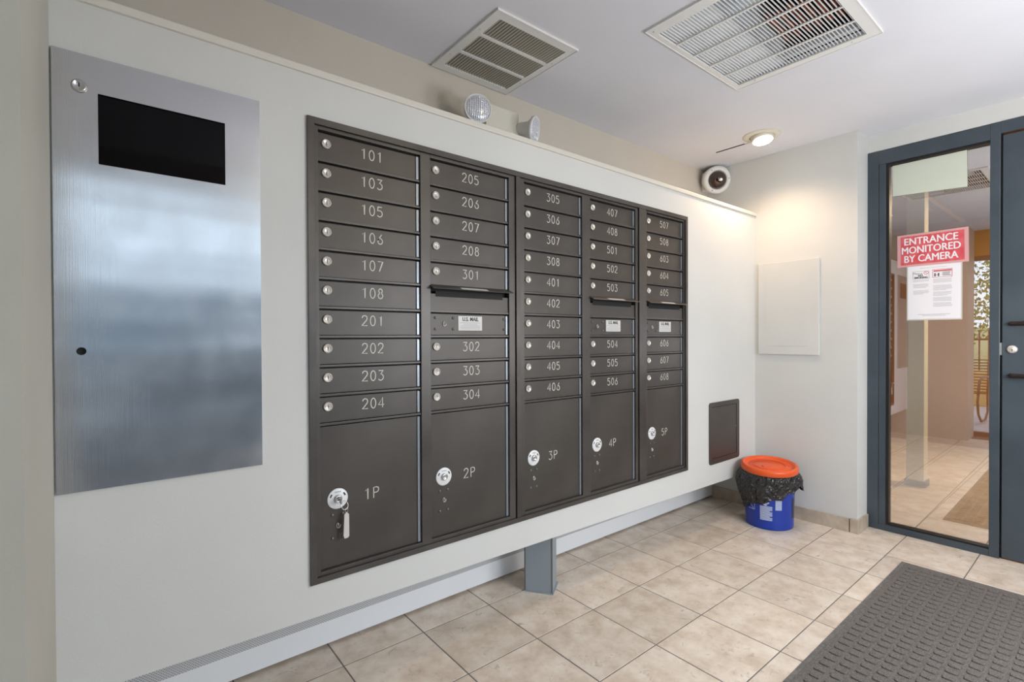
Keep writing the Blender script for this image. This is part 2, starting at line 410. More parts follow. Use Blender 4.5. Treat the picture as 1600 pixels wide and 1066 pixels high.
# floor with a tile each
floor = struct('floor', MB().box(XL - .1, LOBX + .1, YS - .1, .50, -.06, -.0014), M['grout'])
tw = TP / 2 - .0024
bm = bmesh.new(); bmesh.ops.create_cube(bm, size=1)
for v in bm.verts: v.co = Vector((v.co.x * 2 * tw, v.co.y * 2 * tw, v.co.z * .010))
bmesh.ops.bevel(bm, geom=[e for e in bm.edges if all(v.co.z > 0 for v in e.verts)], offset=.0009, segments=1, affect='EDGES')
tile_me = bpy.data.meshes.new('tile'); bm.to_mesh(tile_me); bm.free(); tile_me.materials.append(M['tile'])
for j in range(-4, 20):
    for i in range(-1, 8):
        cx = GX + (j + .5) * TP; cy = GY - (i + .5) * TP
        if cx < XL + .05 or cx > LOBX: continue
        if cy > .31 + TP * .3: continue
        o = link('tile', tile_me, floor, (cx, cy, -.005 + random.uniform(-.0004, .0002)))

ceil = MB()
V1 = (.322, .716, -.128, .338)     # openings behind the two grilles
V2 = (.885, 1.555, -.960, -.418)
def slab_with_holes(mb, x0, x1, y0, y1, z0, z1, holes):
    xs = sorted({x0, x1, *[h[0] for h in holes], *[h[1] for h in holes]}); ys = sorted({y0, y1, *[h[2] for h in holes], *[h[3] for h in holes]})
    for a, b in zip(xs, xs[1:]):
        for c, d in zip(ys, ys[1:]):
            mx, my = (a + b) / 2, (c + d) / 2
            if any(h[0] < mx < h[1] and h[2] < my < h[3] for h in holes): continue
            mb.box(a, b, c, d, z0, z1)
slab_with_holes(ceil, XL - .1, 2.82, YS - .1, .60, ZC, ZC + .02, [V1, V2])
ceiling = struct('ceiling', ceil, M['ceil'])
struct('ceiling_lobby', MB().box(2.82, LOBX + .1, YS - .1, .60, 2.40, 2.46), M['lobceil'])

# mail wall: a boxed-out panel, the beige wall behind it, the enamelled heater cover below
MX0, MX1, MZ0, MZ1 = -.325, 1.773, .410, 1.864      # cut-out for the mailboxes
def zb(x): return .2925 - .0138 * x
XS = -.9190      # face of the short side wall left of the steel panel
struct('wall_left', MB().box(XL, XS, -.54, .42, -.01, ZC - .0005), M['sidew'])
wf = MB()
wf.prism([(XS, zb(XS)), (XB, zb(XB)), (XB, MZ0), (XS, MZ0)], 0, .02, 'y')
wf.box(XS, MX0, 0, .02, MZ0, MZ1); wf.box(MX1, XB, 0, .02, MZ0, MZ1); wf.box(XS, XB, 0, .02, MZ1, 2.012)
wf.box(XS, XB, .02, .36, 1.992, 2.012)
wf.prism([(XS, zb(XS)), (XB, zb(XB)), (XB, zb(XB) + .015), (XS, zb(XS) + .015)], .02, .36, 'y')
struct('wall_mailbox_side', wf, M['wall'])
struct('trim_1', MB().box(XS, XB, -.009, .03, 2.000, 2.022, .003), M['trimw'])
struct('wall_upper', MB().box(XL - .1, XB + .02, .36, .44, -.02, ZC), M['upper'])
hc = MB().box(XS, XB, .312, .34, .012, .097).box(XS, XB, .312, .34, .152, .30)
cov = struct('trim_2', hc, M['cover'])
part('perforated_strip', MB().box(XS, XB, .3125, .338, .097, .152), M['perf'], cov)

# back wall, its return and header; lobby behind
wb = MB().box(XB, 2.82, -.607, .60, -.01, ZC)
struct('wall_back', wb, M['wall'])
struct('wall_header', MB().box(XD + .005, XD + .10, YS, -.607, 2.300, ZC), M['wall'])
struct('wall_right_of_door', MB().box(XD + .005, XD + .10, YS, -2.16, -.01, 2.300), M['wall'])
struct('wall_lobby_left', MB().box(2.82, LOBX, .40, .50, -.01, 2.42), M['ochre'])
struct('wall_lobby_far', MB().box(LOBX, LOBX + .1, YS, .50, -.01, 2.42), M['ochre'])
struct('wall_lobby_right', MB().box(2.90, LOBX, YS - .1, YS, -.01, 2.42), M['ochre'])
# skirting tiles along the back wall
bb = struct('baseboard_back', MB().box(XB - .004, XB + .01, -.612, .31, -.002, .080), M['grout'])
ys = [.31, .075, -.248, -.570]
for a, b in zip(ys, ys[1:]):
    part('tile', MB().box(XB - .012, XB - .002, b + .0025, a - .0025, -.001, .0815, .002), M['basetile'], bb)
part('tile', MB().box(XB - .014, XB + .002, -.618, -.5725, -.001, .086, .004), M['basetile'], bb)
for k in range(1):
    part('tile', MB().box(XB + .004, 2.788, -.619, -.606, -.001, .083, .002), M['basetile'], bb)

# street-door wall behind the camera (seen in the door glass)
wl_ = MB().box(XL - .10, XL, -.395, .44, -.01, 2.42).box(XL - .10, XL, -1.45, -.395, 2.10, 2.42).box(XL - .10, XL, YS, -1.45, -.01, 2.42)
struct('wall_street', wl_, M['brownwall'])
sd = link('door_2', None, None, (XL - .05, -.9, 0)); tag(sd, kind='structure')
part('door_frame', MB().box(XL - .09, XL - .02, -.435, -.397, 0, 2.10).box(XL - .09, XL - .02, -1.45, -1.41, 0, 2.10).box(XL - .09, XL - .02, -1.41, -.435, 2.05, 2.10).box(XL - .09, XL - .02, -1.41, -.435, 0, .05), M['frame'], sd)
part('pane', MB().box(XL - .062, XL - .056, -1.41, -.435, .05, 2.05), M['clear'], sd)
# storefront opposite the mailboxes
ws = MB().box(XL, XL + .15, YS - .10, YS, -.01, 2.42).box(XL + .15, 2.9, YS - .10, YS, 2.24, 2.42).box(2.05, 2.9, YS - .10, YS, -.01, 2.24)
struct('wall_storefront', ws, M['upper'])
wi = link('window_2', None, None, (.4, YS - .05, 0)); tag(wi, kind='structure')
for x in (XL + .15, -.15, .95, 2.00):
    part('mullion', MB().box(x, x + .05, YS - .08, YS - .02, 0, 2.24), M['frame'], wi)
for x0, x1 in ((XL + .20, -.15), (-.10, .95), (1.00, 2.00)):
    part('frame_rail', MB().box(x0, x1, YS - .08, YS - .02, 0, .10).box(x0, x1, YS - .08, YS - .02, 2.18, 2.24).box(x0, x1, YS - .08, YS - .02, .97, 1.03), M['frame'], wi)
    part('pane', MB().box(x0, x1, YS - .053, YS - .047, .10, 2.18), M['clear'], wi)

# outdoors
struct('ground', MB().box(-30, XL - .12, -14, 14, -.30, -.03), M['concrete'])
struct('road', MB().box(XL - .12, 30, -40, YS - .12, -.30, -.04), M['asphalt'])
struct('wall_across_street', MB().box(-40, 30, -24, -22, -.1, 3.7), new_mat('grey blue render', (.24, .28, .32), .8))
struct('lawn', MB().prism([(-30, -.04), (-7.2, -.04), (-7.2, .02), (-12, .7), (-30, 1.6)], -12, 13, 'y'), M['grass'])

# ------------------------------------------------------------------ door and its glazed sidelight
wd = link('window_1', None, None, (XD, -.90, 0)); tag(wd, kind='structure')
ZG0, ZG1 = .045, 2.200
part('jamb', MB().box(XD, XD + .06, -.664, -.600, 0, 2.298, .003), M['frame'], wd)
part('jamb', MB().box(XD + .004, XD + .06, -.7000, -.665, .0, 2.285, .002), M['frame'], wd)
part('gasket', MB().box(XD + .012, XD + .06, -.715, -.7005, ZG0, ZG1), M['gask'], wd)
part('mullion', MB().box(XD, XD + .06, -1.201, -1.160, 0, 2.298, .003), M['frame'], wd)
part('head_rail', MB().box(XD + .001, XD + .06, -1.160, -.664, 2.214, 2.297, .002), M['frame'], wd)
part('gasket', MB().box(XD + .012, XD + .06, -1.160, -.700, ZG1, 2.2135), M['gask'], wd)
part('bottom_rail', MB().box(XD + .001, XD + .06, -1.160, -.664, -.002, .036, .002), M['frame'], wd)
part('gasket', MB().box(XD + .010, XD + .06, -1.160, -.700, .036, ZG0), M['gask'], wd)
GLX = 2.835
gl = MB().box(-.003, .003, -.235, .235, 0, ZG1 - ZG0)
go = part('pane', gl, M['glass'], wd, at=(GLX, -.935, ZG0), local=True)
go.rotation_euler = (0, 0, math.radians(.35))

dr = link('door_1', None, None, (XD + .03, -1.65, 0)); tag(dr, kind='structure')
part('leaf', MB().box(XD + .008, XD + .052, -2.10, -1.2085, .008, 2.226, .002), M['frame'], dr)
part('door_frame', MB().box(XD, XD + .06, -2.16, -1.201, 2.236, 2.298).box(XD, XD + .06, -2.16, -2.105, 0, 2.236), M['frame'], dr)
part('stop', MB().box(XD + .03, XD + .06, -1.2085, -1.2012, 0, 2.236), M['gask'], dr)
part('strike_plate', MB().box(XD + .004, XD + .012, -1.2075, -1.2015, 1.075, 1.14), M['steel'], dr)
def pull(z0, z1):
    pts = [(XD + .012, -1.243, z0), (XD - .012, -1.243, z0), (XD - .026, -1.250, z0), (XD - .032, -1.265, z0)]
    pts += [(XD - .034, -1.265 - .012 * k, z0) for k in range(1, 8)]
    pts += [(XD - .034, -1.365, z0 + (-.012 if z1 < z0 else .012)), (XD - .034, -1.372, z0 + (z1 - z0) * .12)]
    return pts
a = pull(1.238, .970); b = pull(.970, 1.238)
part('pull_handle', MB().tube(a + b[::-1], .0105, 12), M['handle'], dr)
part('lock_cylinder', MB().lathe([(.0, .0), (.021, .0), (.0205, .010), (.016, .014), (0.0, .014)], (XD + .008, -1.2475, 1.106), (-1, 0, 0), 24, True), M['lock'], dr)
part('keyhole', MB().box(XD - .0072, XD - .005, -1.2490, -1.2460, 1.098, 1.106), M['black'], dr)

# ------------------------------------------------------------------ notices on the glass
gx = GLX - .0075
sg = thing('camera_notice', 'red sign reading ENTRANCE MONITORED BY CAMERA stuck on the door glass', 'sign', (gx, -.911, 1.678))
part('backing', MB().box(gx - .0006, gx + .0006, -1.072, -.752, 1.584, 1.774, rot=Matrix.Rotation(math.radians(-.6), 3, 'X')), M['signedge'], sg)
part('print', MB().box(gx - .0012, gx - .0006, -1.055, -.768, 1.596, 1.762, rot=Matrix.Rotation(math.radians(-.6), 3, 'X')), M['redsign'], sg)
for t, z in (('ENTRANCE', 1.729), ('MONITORED', 1.678), ('BY CAMERA', 1.627)):
    part('lettering', text_mesh('lettering', t, .057, M['paper'], Matrix.Translation((-gx, .911, -1.678)) @ face_negx(gx - .0018, -.906, z, math.radians(.6)), 0, double=[(-.00012, .0011, 0), (-.00006, -.0011, 0), (-.00018, 0, .0009)], xs=.80 if t != 'ENTRANCE' else .84), None, sg)
nt_ = thing('printed_notice', 'white two-column paper notice with NO SMOKING box below the red sign', 'notice', (gx, -.922, 1.428))
part('sheet', MB().box(gx - .0006, gx + .0006, -1.040, -.803, 1.275, 1.583), M['paper'], nt_)
def on_x(mb, y0, y1, z0, z1, e=.0008): return mb.box(gx - .0006 - e, gx - .0006, y0, y1, z0, z1)
def outline(y0, y1, z0, z1, t=.0018):
    mb = MB(); on_x(mb, y0, y1, z1 - t, z1); on_x(mb, y0, y1, z0, z0 + t); on_x(mb, y0, y0 + t, z0, z1); on_x(mb, y1 - t, y1, z0, z1); return mb
part('box_outline', outline(-.902, -.826, 1.508, 1.552), M['inkg'], nt_)
part('box_outline', outline(-1.004, -.917, 1.510, 1.556), M['inkr'], nt_)
T0 = Matrix.Translation((-gx, .922, -1.428))
part('lettering', text_mesh('lettering', 'Please', .018, M['inkg'], T0 @ face_negx(gx - .0014, -.849, 1.539)), None, nt_)
part('lettering', text_mesh('lettering', 'NO', .014, M['ink'], T0 @ face_negx(gx - .0014, -.862, 1.5265), .0004), None, nt_)
part('lettering', text_mesh('lettering', 'SMOKING', .014, M['ink'], T0 @ face_negx(gx - .0014, -.864, 1.515), .0004), None, nt_)
part('no_smoking_symbol', MB().tube([(gx - .001, -.888 + .010 * math.cos(t), 1.541 + .0085 * math.sin(t)) for t in [2 * PI * k / 20 for k in range(20)]], .0010, 6, True).tube([(gx - .001, -.881, 1.547), (gx - .001, -.895, 1.535)], .001, 6), M['inkr'], nt_)
part('pictogram', MB().box(gx - .0014, gx - .0006, -.931, -.925, 1.516, 1.534).box(gx - .0014, gx - .0006, -.947, -.941, 1.516, 1.534).box(gx - .0014, gx - .0006, -.938, -.934, 1.522, 1.526), M['ink'], nt_)
tb = MB(); on_x(tb, -1.000, -.922, 1.543, 1.551)
part('red_heading', tb, M['inkr'], nt_)
tl = MB(); rr = random.Random(3)
for z in [1.536, 1.530, 1.524, 1.518]: on_x(tl, -.998 + rr.uniform(0, .01), -.958 - rr.uniform(0, .006), z, z + .0024)
part('small_print', tl, M['ink'], nt_, kind='stuff')
tl = MB()
for k, z in enumerate([1.500 - .0062 * q for q in range(14)]):
    if k in (2, 3, 8, 9): continue
    on_x(tl, -.902 + rr.uniform(0, .03 if k in (7, 13) else .006), -.828, z, z + .0018)
for k, z in enumerate([1.500 - .0062 * q for q in range(26)]):
    if k in (4, 5, 11, 16, 21): continue
    on_x(tl, -1.004 + rr.uniform(0, .03 if k in (3, 10, 15) else .006), -.920, z, z + .0018)
on_x(tl, -.995, -.85, 1.300, 1.3022); on_x(tl, -.975, -.87, 1.293, 1.2952); on_x(tl, -.98, -.86, 1.568, 1.5695)
part('small_print', tl, M['inkg'], nt_, kind='stuff')
part('plastic_sleeve', MB().box(gx + .0006, gx + .0016, -1.046, -.798, 1.268, 1.586), new_mat('sleeve plastic', (.55, .55, .5), .2), nt_)
pc = thing('blank_card', 'large blank pale green card fixed at the top of the door glass', 'card', (gx, -.896, 2.11))
part('sheet', MB().prism([(-1.066, 1.995), (-.729, 2.014), (-.727, 2.196), (-1.064, 2.196)], gx - .001, gx + .001, 'x'), M['palepaper'], pc)

# ------------------------------------------------------------------ mailboxes
ROW0, PITCH, ZBOT = 1.8380, .0936, .4345
RAIL = .0075
COLS = [(-.300, .059), (.099, .466), (.548, .903), (.957, 1.304), (1.399, 1.745)]
UNITS = [((-.312, .497), COLS[0:2]), ((.525, 1.324), COLS[2:4]), ((1.388, 1.756), COLS[4:5])]
NUM = [['101', '103', '105', '106', '107', '108', '201', '202', '203', '204'],
       ['205', '206', '207', '208', '301', 'slot', 'mail', '302', '303', '304'],
       ['305', '306', '307', '308', '401', '402', '403', '404', '405', '406'],
       ['407', '408', '501', '502', '503', 'slot', 'mail', '504', '505', '506'],
       ['507', '508', '603', '604', '605', 'slot', 'mail', '606', '607', '608']]
YD = .0115    # door face
lock_me = MB().lathe([(.0, -.012), (.0152, -.012), (.0152, -.0145), (.0136, -.0175), (.0, -.0175)], (0, .012, 0), (0, -1, 0), 20, True)
lock_me = MB().lathe([(0.0, 0), (.0150, 0), (.0150, .004), (.0135, .0062), (.0128, .0062), (.0122, .0052), (0.0, .0052)], (0, 0, 0), (0, -1, 0), 20, True).mesh('lock'); lock_me.materials.append(M['lock'])
slot_me = MB().box(-.0010, .0010, -.0060, -.0045, -.0055, .0055).mesh('keyway'); slot_me.materials.append(M['ink'])
bolt_me = MB().lathe([(0.0, 0), (.0052, 0), (.0050, .002), (.003, .0034), (0.0, .0038)], (0, 0, 0), (0, -1, 0), 12, True).mesh('screw'); bolt_me.materials.append(M['screw'])
# lock plate: ring with two dark slots
def ringplate():
    return MB().lathe([(.0, 0), (.0335, 0), (.0335, .0020), (.0322, .0032), (.0, .0032)], (0, 0, 0), (0, -1, 0), 36, True).mesh('lock_plate')
plate_me = ringplate(); plate_me.materials.append(M['plate'])
arc = MB()
for sgn in (-1, 1):
    for k in range(4):
        a0 = PI / 2 + sgn * (PI * .27 + k * .11); a1 = a0 + sgn * .11
        r0, r1 = .0225, .0275
        arc.add([(r * math.cos(a_), -.0036, r * math.sin(a_)) for a_ in (a0, a1) for r in (r0, r1)], [(0, 1, 3, 2)])
arc_me = arc.mesh('plate_slot'); arc_me.materials.append(M['ink'])
cyl_me = MB().lathe([(0, 0), (.0135, 0), (.0135, .004), (.0118, .0085), (.0075, .0085), (.0068, .0070), (0, .0070)], (0, 0, 0), (0, -1, 0), 24, True).mesh('lock_cylinder'); cyl_me.materials.append(M['steel'])
open_me = text_mesh('lock_lettering', 'OPEN', .0085, M['inkg'], face_negy(0, -.0036, .0215))
eye = MB().tube([(.0065 * math.cos(t), -.0025, .0085 * math.sin(t)) for t in [PI * .55 + 1.5 * PI * k / 10 for k in range(11)]], .0015, 6).tube([(0, -.003, -.006), (0, -.003, .007)], .0016, 6)
eye_me = eye.mesh('screw'); eye_me.materials.append(M['lock'])

unit_names = [('left pair', 'wide dark bronze mailbox unit with doors 101 to 204 and 205 to 304'),
              ('middle pair', 'dark bronze two-column mailbox unit with doors 305 to 406 and 407 to 506'),
              ('right', 'narrow single-column bronze mailbox unit with doors 507 to 608')]
ci = 0
for (ux0, ux1), cols in UNITS:
    ui = [u[0][0] for u in UNITS].index(ux0)
    cxu = (ux0 + ux1) / 2
    u = thing('mailbox_unit', unit_names[ui][1], 'mailboxes', (cxu, .02, ZBOT - .012), 'mailbox units set in the wall')
    # frame: stiles, rails, carcase
    f = MB(); zt = ROW0 + .0105; zbm = ZBOT - .0125
    f.box(ux0, ux1, .024, .285, zbm, zt) ; part('cabinet', f, M['black'], u)
    xs = [ux0] + [v for c_ in cols for v in c_] + [ux1]
    for a, b in zip(xs[0::2], xs[1::2]):
        fr = MB().box(a, b, -.001, .024, zbm, zt, .0012)
        part('stile', fr, M['bronze_f'], u)
    for (a, b) in cols:
        part('rail', MB().box(a, b, -.001, .024, ROW0, zt, .001), M['bronze_f'], u)
        part('rail', MB().box(a, b, -.001, .024, zbm, ZBOT, .001), M['bronze_f'], u)
        names = NUM[ci]
        mx = (a + b) / 2
        for r in range(11):
            if r < 10: z1 = ROW0 - r * PITCH; z0 = z1 - PITCH
            else: z1 = ROW0 - 10 * PITCH; z0 = ZBOT
            if r > 0 :
                part('rail', MB().box(a, b, .0035, .024, z1 - RAIL / 2, z1 + RAIL / 2, .001), M['bronze_f'], u)
            top = z1 - (RAIL / 2 + .0048 if r else .0048); bot = z0 + (RAIL / 2 if r < 10 else .0) + .0012
            nm = names[r] if r < 10 else '%dP' % (ci + 1)
            if nm == 'slot':
                fr = MB().box(a + .002, b - .002, .006, .022, z0 + RAIL / 2, top - .020)
                pn = part('slot_panel', fr, M['bronze'], u, at=(mx, .006, z0))
                hood = MB()
                hood.prism([(.008, z1 + .006), (-.0245, z1 - .0085), (-.0265, z1 - .0125), (-.022, z1 - .0125), (.008, z1 + .000)], a - .004, b + .004, 'x')
                hd = part('slot_hood', hood, M['bronze_f'], u, at=(mx, .0, z1))
                lp = MB().prism([(-.0095, z1 - .0012), (-.0245, z1 - .0079), (-.0249, z1 - .0087), (-.0099, z1 - .0020)], mx - .062, mx + .062, 'x')
                part('label_strip', lp, M['label'], hd)
                part('slot_opening', MB().box(a + .024, b - .03, .0052, .0064, top - .030, top - .009), M['black'], pn)
                continue
            d = MB().box(a + .0025, b - .0022, YD, .0225, bot, top, .0012)
            door = part('door' if r < 10 else 'parcel_door', d, M['bronze'], u, at=(a, YD, z0))
            zc = (z0 + z1) / 2 + .003
            part('hinge_highlight', MB().box(b - .0125, b - .0023, YD - .0042, YD - .0002, bot + .0015, top - .0015, .0008), M['hinge_highlight'], door)  # strip on the hinge side, its light colour paints the jamb highlight
            if nm == 'mail':
                for bx in (a + .025, a + .103, b - .020):
                    for bz in (zc + .020, zc - .022):
                        part('screw', bolt_me, None, door, at=(bx, YD, bz))
                part('screw', eye_me, None, door, at=(a + .064, YD, zc - .002))
                x0, x1 = a + .126, a + .237
                part('placard', MB().box(x0, x1, YD - .0014, YD, zc - .027, zc + .029, .0006), M['label'], door)
                dm = Matrix.Translation((-a, -YD, -z0))
                part('placard_title', text_mesh('placard_title', 'U.S. MAIL', .0215, M['ink'], dm @ face_negy((x0 + x1) / 2, YD - .0017, zc + .0165), .0005, xs=.86), None, door)
                pl = MB(); rq = random.Random(ci)
                for q in range(5):
                    zz = zc + .003 - .0058 * q; ww = .048 - (.012 if q in (1,) else 0) - rq.uniform(0, .004)
                    pl.box((x0 + x1) / 2 - ww, (x0 + x1) / 2 + ww, YD - .0019, YD - .0013, zz - .0009, zz + .0009)
                part('small_print', pl, M['inkg'], door, kind='stuff')
                continue
            if r < 10:
                part('lock', lock_me, None, door, at=(a + .0285, YD, zc + .006))
                part('keyway', slot_me, None, door, at=(a + .0285, YD, zc + .006))
                part('number', stroke_text(nm, mx + .002, zc + .004, .0345, YD, .0033, .82), M['num'], door)
            else:
                lx, lz = a + (.0575 if ci != 2 else .058), .655
                part('lock_plate', plate_me, None, door, at=(lx, YD, lz))
                part('plate_slots', arc_me, None, door, at=(lx, YD, lz))
                part('lock_lettering', open_me, None, door, at=(lx, YD, lz))
                part('lock_cylinder', cyl_me, None, door, at=(lx, YD - .003, lz))
                for dx in (-.017, .017):
                    for dz in (-.052, -.127):
                        part('screw', bolt_me, None, door, at=(lx + dx, YD, lz + dz))
                part('screw', eye_me, None, door, at=(lx + .002, YD, lz - .088))
                part('number', stroke_text(nm, a + .174, .650, .037, YD, .0033, .84), M['num'], door)
        ci += 1

# trim round the whole bank
tr = thing('mailbox_trim', 'dark bronze trim frame running round all the mailboxes with mitred corners', 'trim frame', (.72, 0, .40))
TX0, TX1, TZ0, TZ1 = -.334, 1.779, .403, 1.8705
t_ = .0205
def mitre(mb, p):  # polygon in x,z, thin plate with return
    mb.prism(p, -.0085, -.0010, 'y')
part('top_strip', (lambda mb: (mitre(mb, [(TX0, TZ1), (TX1, TZ1), (TX1 - t_, TZ1 - t_), (TX0 + t_, TZ1 - t_)]), mb)[1])(MB()), M['bronze_f'], tr)
part('bottom_strip', (lambda mb: (mitre(mb, [(TX0, TZ0), (TX1, TZ0), (TX1 - t_, TZ0 + t_ - .002), (TX0 + t_, TZ0 + t_ - .002)]), mb)[1])(MB()), M['bronze_f'], tr)
part('side_strip', (lambda mb: (mitre(mb, [(TX0, TZ0), (TX0 + t_, TZ0 + t_ - .002), (TX0 + t_, TZ1 - t_), (TX0, TZ1)]), mb)[1])(MB()), M['bronze_f'], tr)
part('side_strip', (lambda mb: (mitre(mb, [(TX1, TZ0), (TX1, TZ1), (TX1 - t_, TZ1 - t_), (TX1 - t_, TZ0 + t_ - .002)]), mb)[1])(MB()), M['bronze_f'], tr)
part('divider_strip', MB().box(.5000, .5222, -.0075, -.001, TZ0 + t_ - .002, TZ1 - t_, .001), M['bronze_f'], tr)
part('divider_strip', MB().box(1.3270, 1.3855, -.0075, -.001, TZ0 + t_ - .002, TZ1 - t_, .001), M['bronze_f'], tr)
part('backing', MB().box(TX0 + .010, TX1 - .008, .0015, .0230, TZ1 - .030, TZ1 - .007).box(TX0 + .010, TX1 - .008, .0015, .0230, TZ0 + .008, TZ0 + .019)
     .box(TX0 + .010, -.3125, .0015, .023, TZ0 + .01, TZ1 - .01).box(1.7565, TX1 - .008, .0015, .023, TZ0 + .01, TZ1 - .01).box(.4975, .5245, .0015, .023, TZ0 + .01, TZ1 - .01).box(1.3245, 1.3875, .0015, .023, TZ0 + .01, TZ1 - .01), M['black'], tr)

# key with tag hanging in the 1P lock
kx, kz = COLS[0][0] + .0575, .655
ky = thing('key', 'small key with clear plastic tag hanging in the 1P parcel lock', 'key', (kx, YD - .012, kz))
part('key_blade', MB().box(kx - .0015, kx + .0015, YD - .026, YD - .0115, kz - .004, kz + .004).lathe([(0, 0), (.009, 0), (.009, .002), (0, .002)], (kx - .001, YD - .030, kz - .003), (1, 0, 0), 20, True), M['steel'], ky)
part('key_ring', MB().tube([(kx + .013 + .011 * math.cos(t), YD - .028 + .005 * math.sin(t), kz - .018 + .013 * math.sin(t)) for t in [2 * PI * k / 20 for k in range(20)]], .0011, 6, True)
     .tube([(kx + .020 + .005 * math.cos(t), YD - .026, kz - .036 + .008 * math.sin(t)) for t in [2 * PI * k / 12 for k in range(12)]], .001, 6, True), M['steel'], ky)
part('key_tag', MB().prism([(kx + .013, kz - .050), (kx + .020, kz - .043), (kx + .028, kz - .050), (kx + .0285, kz - .122), (kx + .023, kz - .127), (kx + .013, kz - .127), (kx + .010, kz - .118)], YD - .026, YD - .0215, 'y'), M['tag'], ky)

# ------------------------------------------------------------------ stainless panel with display
sp = thing('steel_panel', 'large brushed stainless steel intercom panel with a dark display window', 'panel', (-.692, 0, .807))
px0, px1, pz0, pz1 = -.915, -.469, .807, 1.871
wx0, wx1, wz0, wz1 = -.831, -.5575, 1.610, 1.783
hx, hz = -.867, 1.149
pm = MB()
for (a, b, c_, d_) in ((px0, px1, pz0, 1.135), (px0, px1, 1.163, wz0), (px0, wx0, wz0, wz1), (wx1, px1, wz0, wz1), (px0, px1, wz1, pz1), (px0, hx - .014, 1.135, 1.163), (hx + .014, px1, 1.135, 1.163)):
    pm.box(a, b, -.0095, -.0015, c_, d_)
# sheet round the small hole
N_ = 16
ring = [(hx + .0095 * math.cos(2 * PI * k / N_ + PI / 4), hz + .0095 * math.sin(2 * PI * k / N_ + PI / 4)) for k in range(N_)]
sq = []
for k in range(N_):
    t = 2 * PI * k / N_ + PI / 4; c_, s_ = math.cos(t), math.sin(t); q = .014 / max(abs(c_), abs(s_)); sq.append((hx + c_ * q, hz + s_ * q))
vs = [(p[0], -.0095, p[1]) for p in ring] + [(p[0], -.0095, p[1]) for p in sq] + [(p[0], -.0015, p[1]) for p in ring]
pm.add(vs, [(k, (k + 1) % N_, N_ + (k + 1) % N_, N_ + k) for k in range(N_)] + [(k, (k + 1) % N_, 2 * N_ + (k + 1) % N_, 2 * N_ + k) for k in range(N_)])
part('face_plate', pm, M['ss'], sp)
part('back_box', MB().box(px0 + .004, px1 - .004, -.0014, -.0004, pz0 + .004, pz1 - .004), M['black'], sp)
part('display_window', MB().box(wx0 + .0005, wx1 - .0005, -.0040, -.0016, wz0 + .0005, wz1 - .0005), M['display'], sp)
part('lock', MB().lathe([(0, 0), (.0155, 0), (.0155, .003), (.0125, .0065), (.0115, .0065), (.0108, .0055), (0, .0055)], (-.8655, -.0095, 1.791), (0, -1, 0), 28, True), M['steel'], sp)
part('keyway', MB().box(-.8667, -.8643, -.0158, -.0148, 1.788, 1.797), M['black'], sp)

# small access door right of the mailboxes
ad = thing('access_door', 'small dark bronze access door low on the wall right of the mailboxes', 'access door', (2.20, 0, .39))
ax0, ax1, az0, az1 = 2.019, 2.388, .388, .770
def rrect(x0, x1, z0, z1, r, n=5):
    P = []
    for cx_, cz_, a0 in ((x1 - r, z1 - r, 0), (x0 + r, z1 - r, PI / 2), (x0 + r, z0 + r, PI), (x1 - r, z0 + r, 1.5 * PI)):
        P += [(cx_ + r * math.cos(a0 + PI / 2 * k / n), cz_ + r * math.sin(a0 + PI / 2 * k / n)) for k in range(n + 1)]
    return P
O_ = rrect(ax0, ax1, az0, az1, .018); I_ = rrect(ax0 + .030, ax1 - .036, az0 + .032, az1 - .028, .004); n = len(O_)
fm = MB()
fm.add([(p[0], -.006, p[1]) for p in O_] + [(p[0], -.006, p[1]) for p in I_] + [(p[0], 0, p[1]) for p in O_] + [(p[0], .004, p[1]) for p in I_],
       [(k, (k + 1) % n, n + (k + 1) % n, n + k) for k in range(n)] + [(k, (k + 1) % n, 2 * n + (k + 1) % n, 2 * n + k) for k in range(n)] + [(n + k, n + (k + 1) % n, 3 * n + (k + 1) % n, 3 * n + k) for k in range(n)])
part('frame', fm, M['bronze_f'], ad)
part('recess', MB().box(ax0 + .02, ax1 - .02, -.0012, -.0004, az0 + .02, az1 - .02), M['black'], ad)
part('door', MB().box(ax0 + .0325, ax1 - .0385, -.0045, -.0013, az0 + .0345, az1 - .0305, .001), M['bronze'], ad)
part('latch', MB().lathe([(0, 0), (.007, 0), (.006, .002), (0, .002)], (ax1 - .048, -.0045, .597), (0, -1, 0), 16, True), M['screw'], ad)

# breaker panel cover on the back wall
ep = thing('electrical_panel', 'white painted breaker panel cover on the end wall above the bucket', 'panel', (XB, -.215, 1.058))
part('cover', MB().box(XB - .013, XB, -.404, -.026, 1.058, 1.668, .003), M['wall'], ep)
part('door', MB().box(XB - .0142, XB - .0125, -.352, -.078, 1.115, 1.590, .0006), M['wall'], ep)

# grey post
pp = thing('support_post', 'short grey steel post holding up the boxed-out mailbox wall', 'post', (.745, .115, 0))
ang = math.atan2(.038 - .145, .744 - .67)
Rz = Matrix.Rotation(ang, 3, 'Z')
a_ = Vector((.668, .150, 0)); dx_ = Rz @ Vector((1, 0, 0)); dy_ = Rz @ Vector((0, 1, 0)); W_ = .134
pmb = MB(); base = [a_, a_ + dx_ * W_, a_ + dx_ * (W_ - .006) + dy_ * .115, a_ + dy_ * .115 + dx_ * .006]
pmb.prism([(p.x, p.y) for p in base], .004, zb(.72) + .001, 'z')
part('column', pmb, M['post'], pp)
fl = [a_ - dx_ * .003 - dy_ * .003, a_ + dx_ * (W_ + .003) - dy_ * .003, a_ + dx_ * (W_ + .003) + dy_ * .118, a_ + dy_ * .118 - dx_ * .003]
part('foot_plate', MB().prism([(p.x, p.y) for p in fl], 0, .006, 'z'), M['post'], pp)
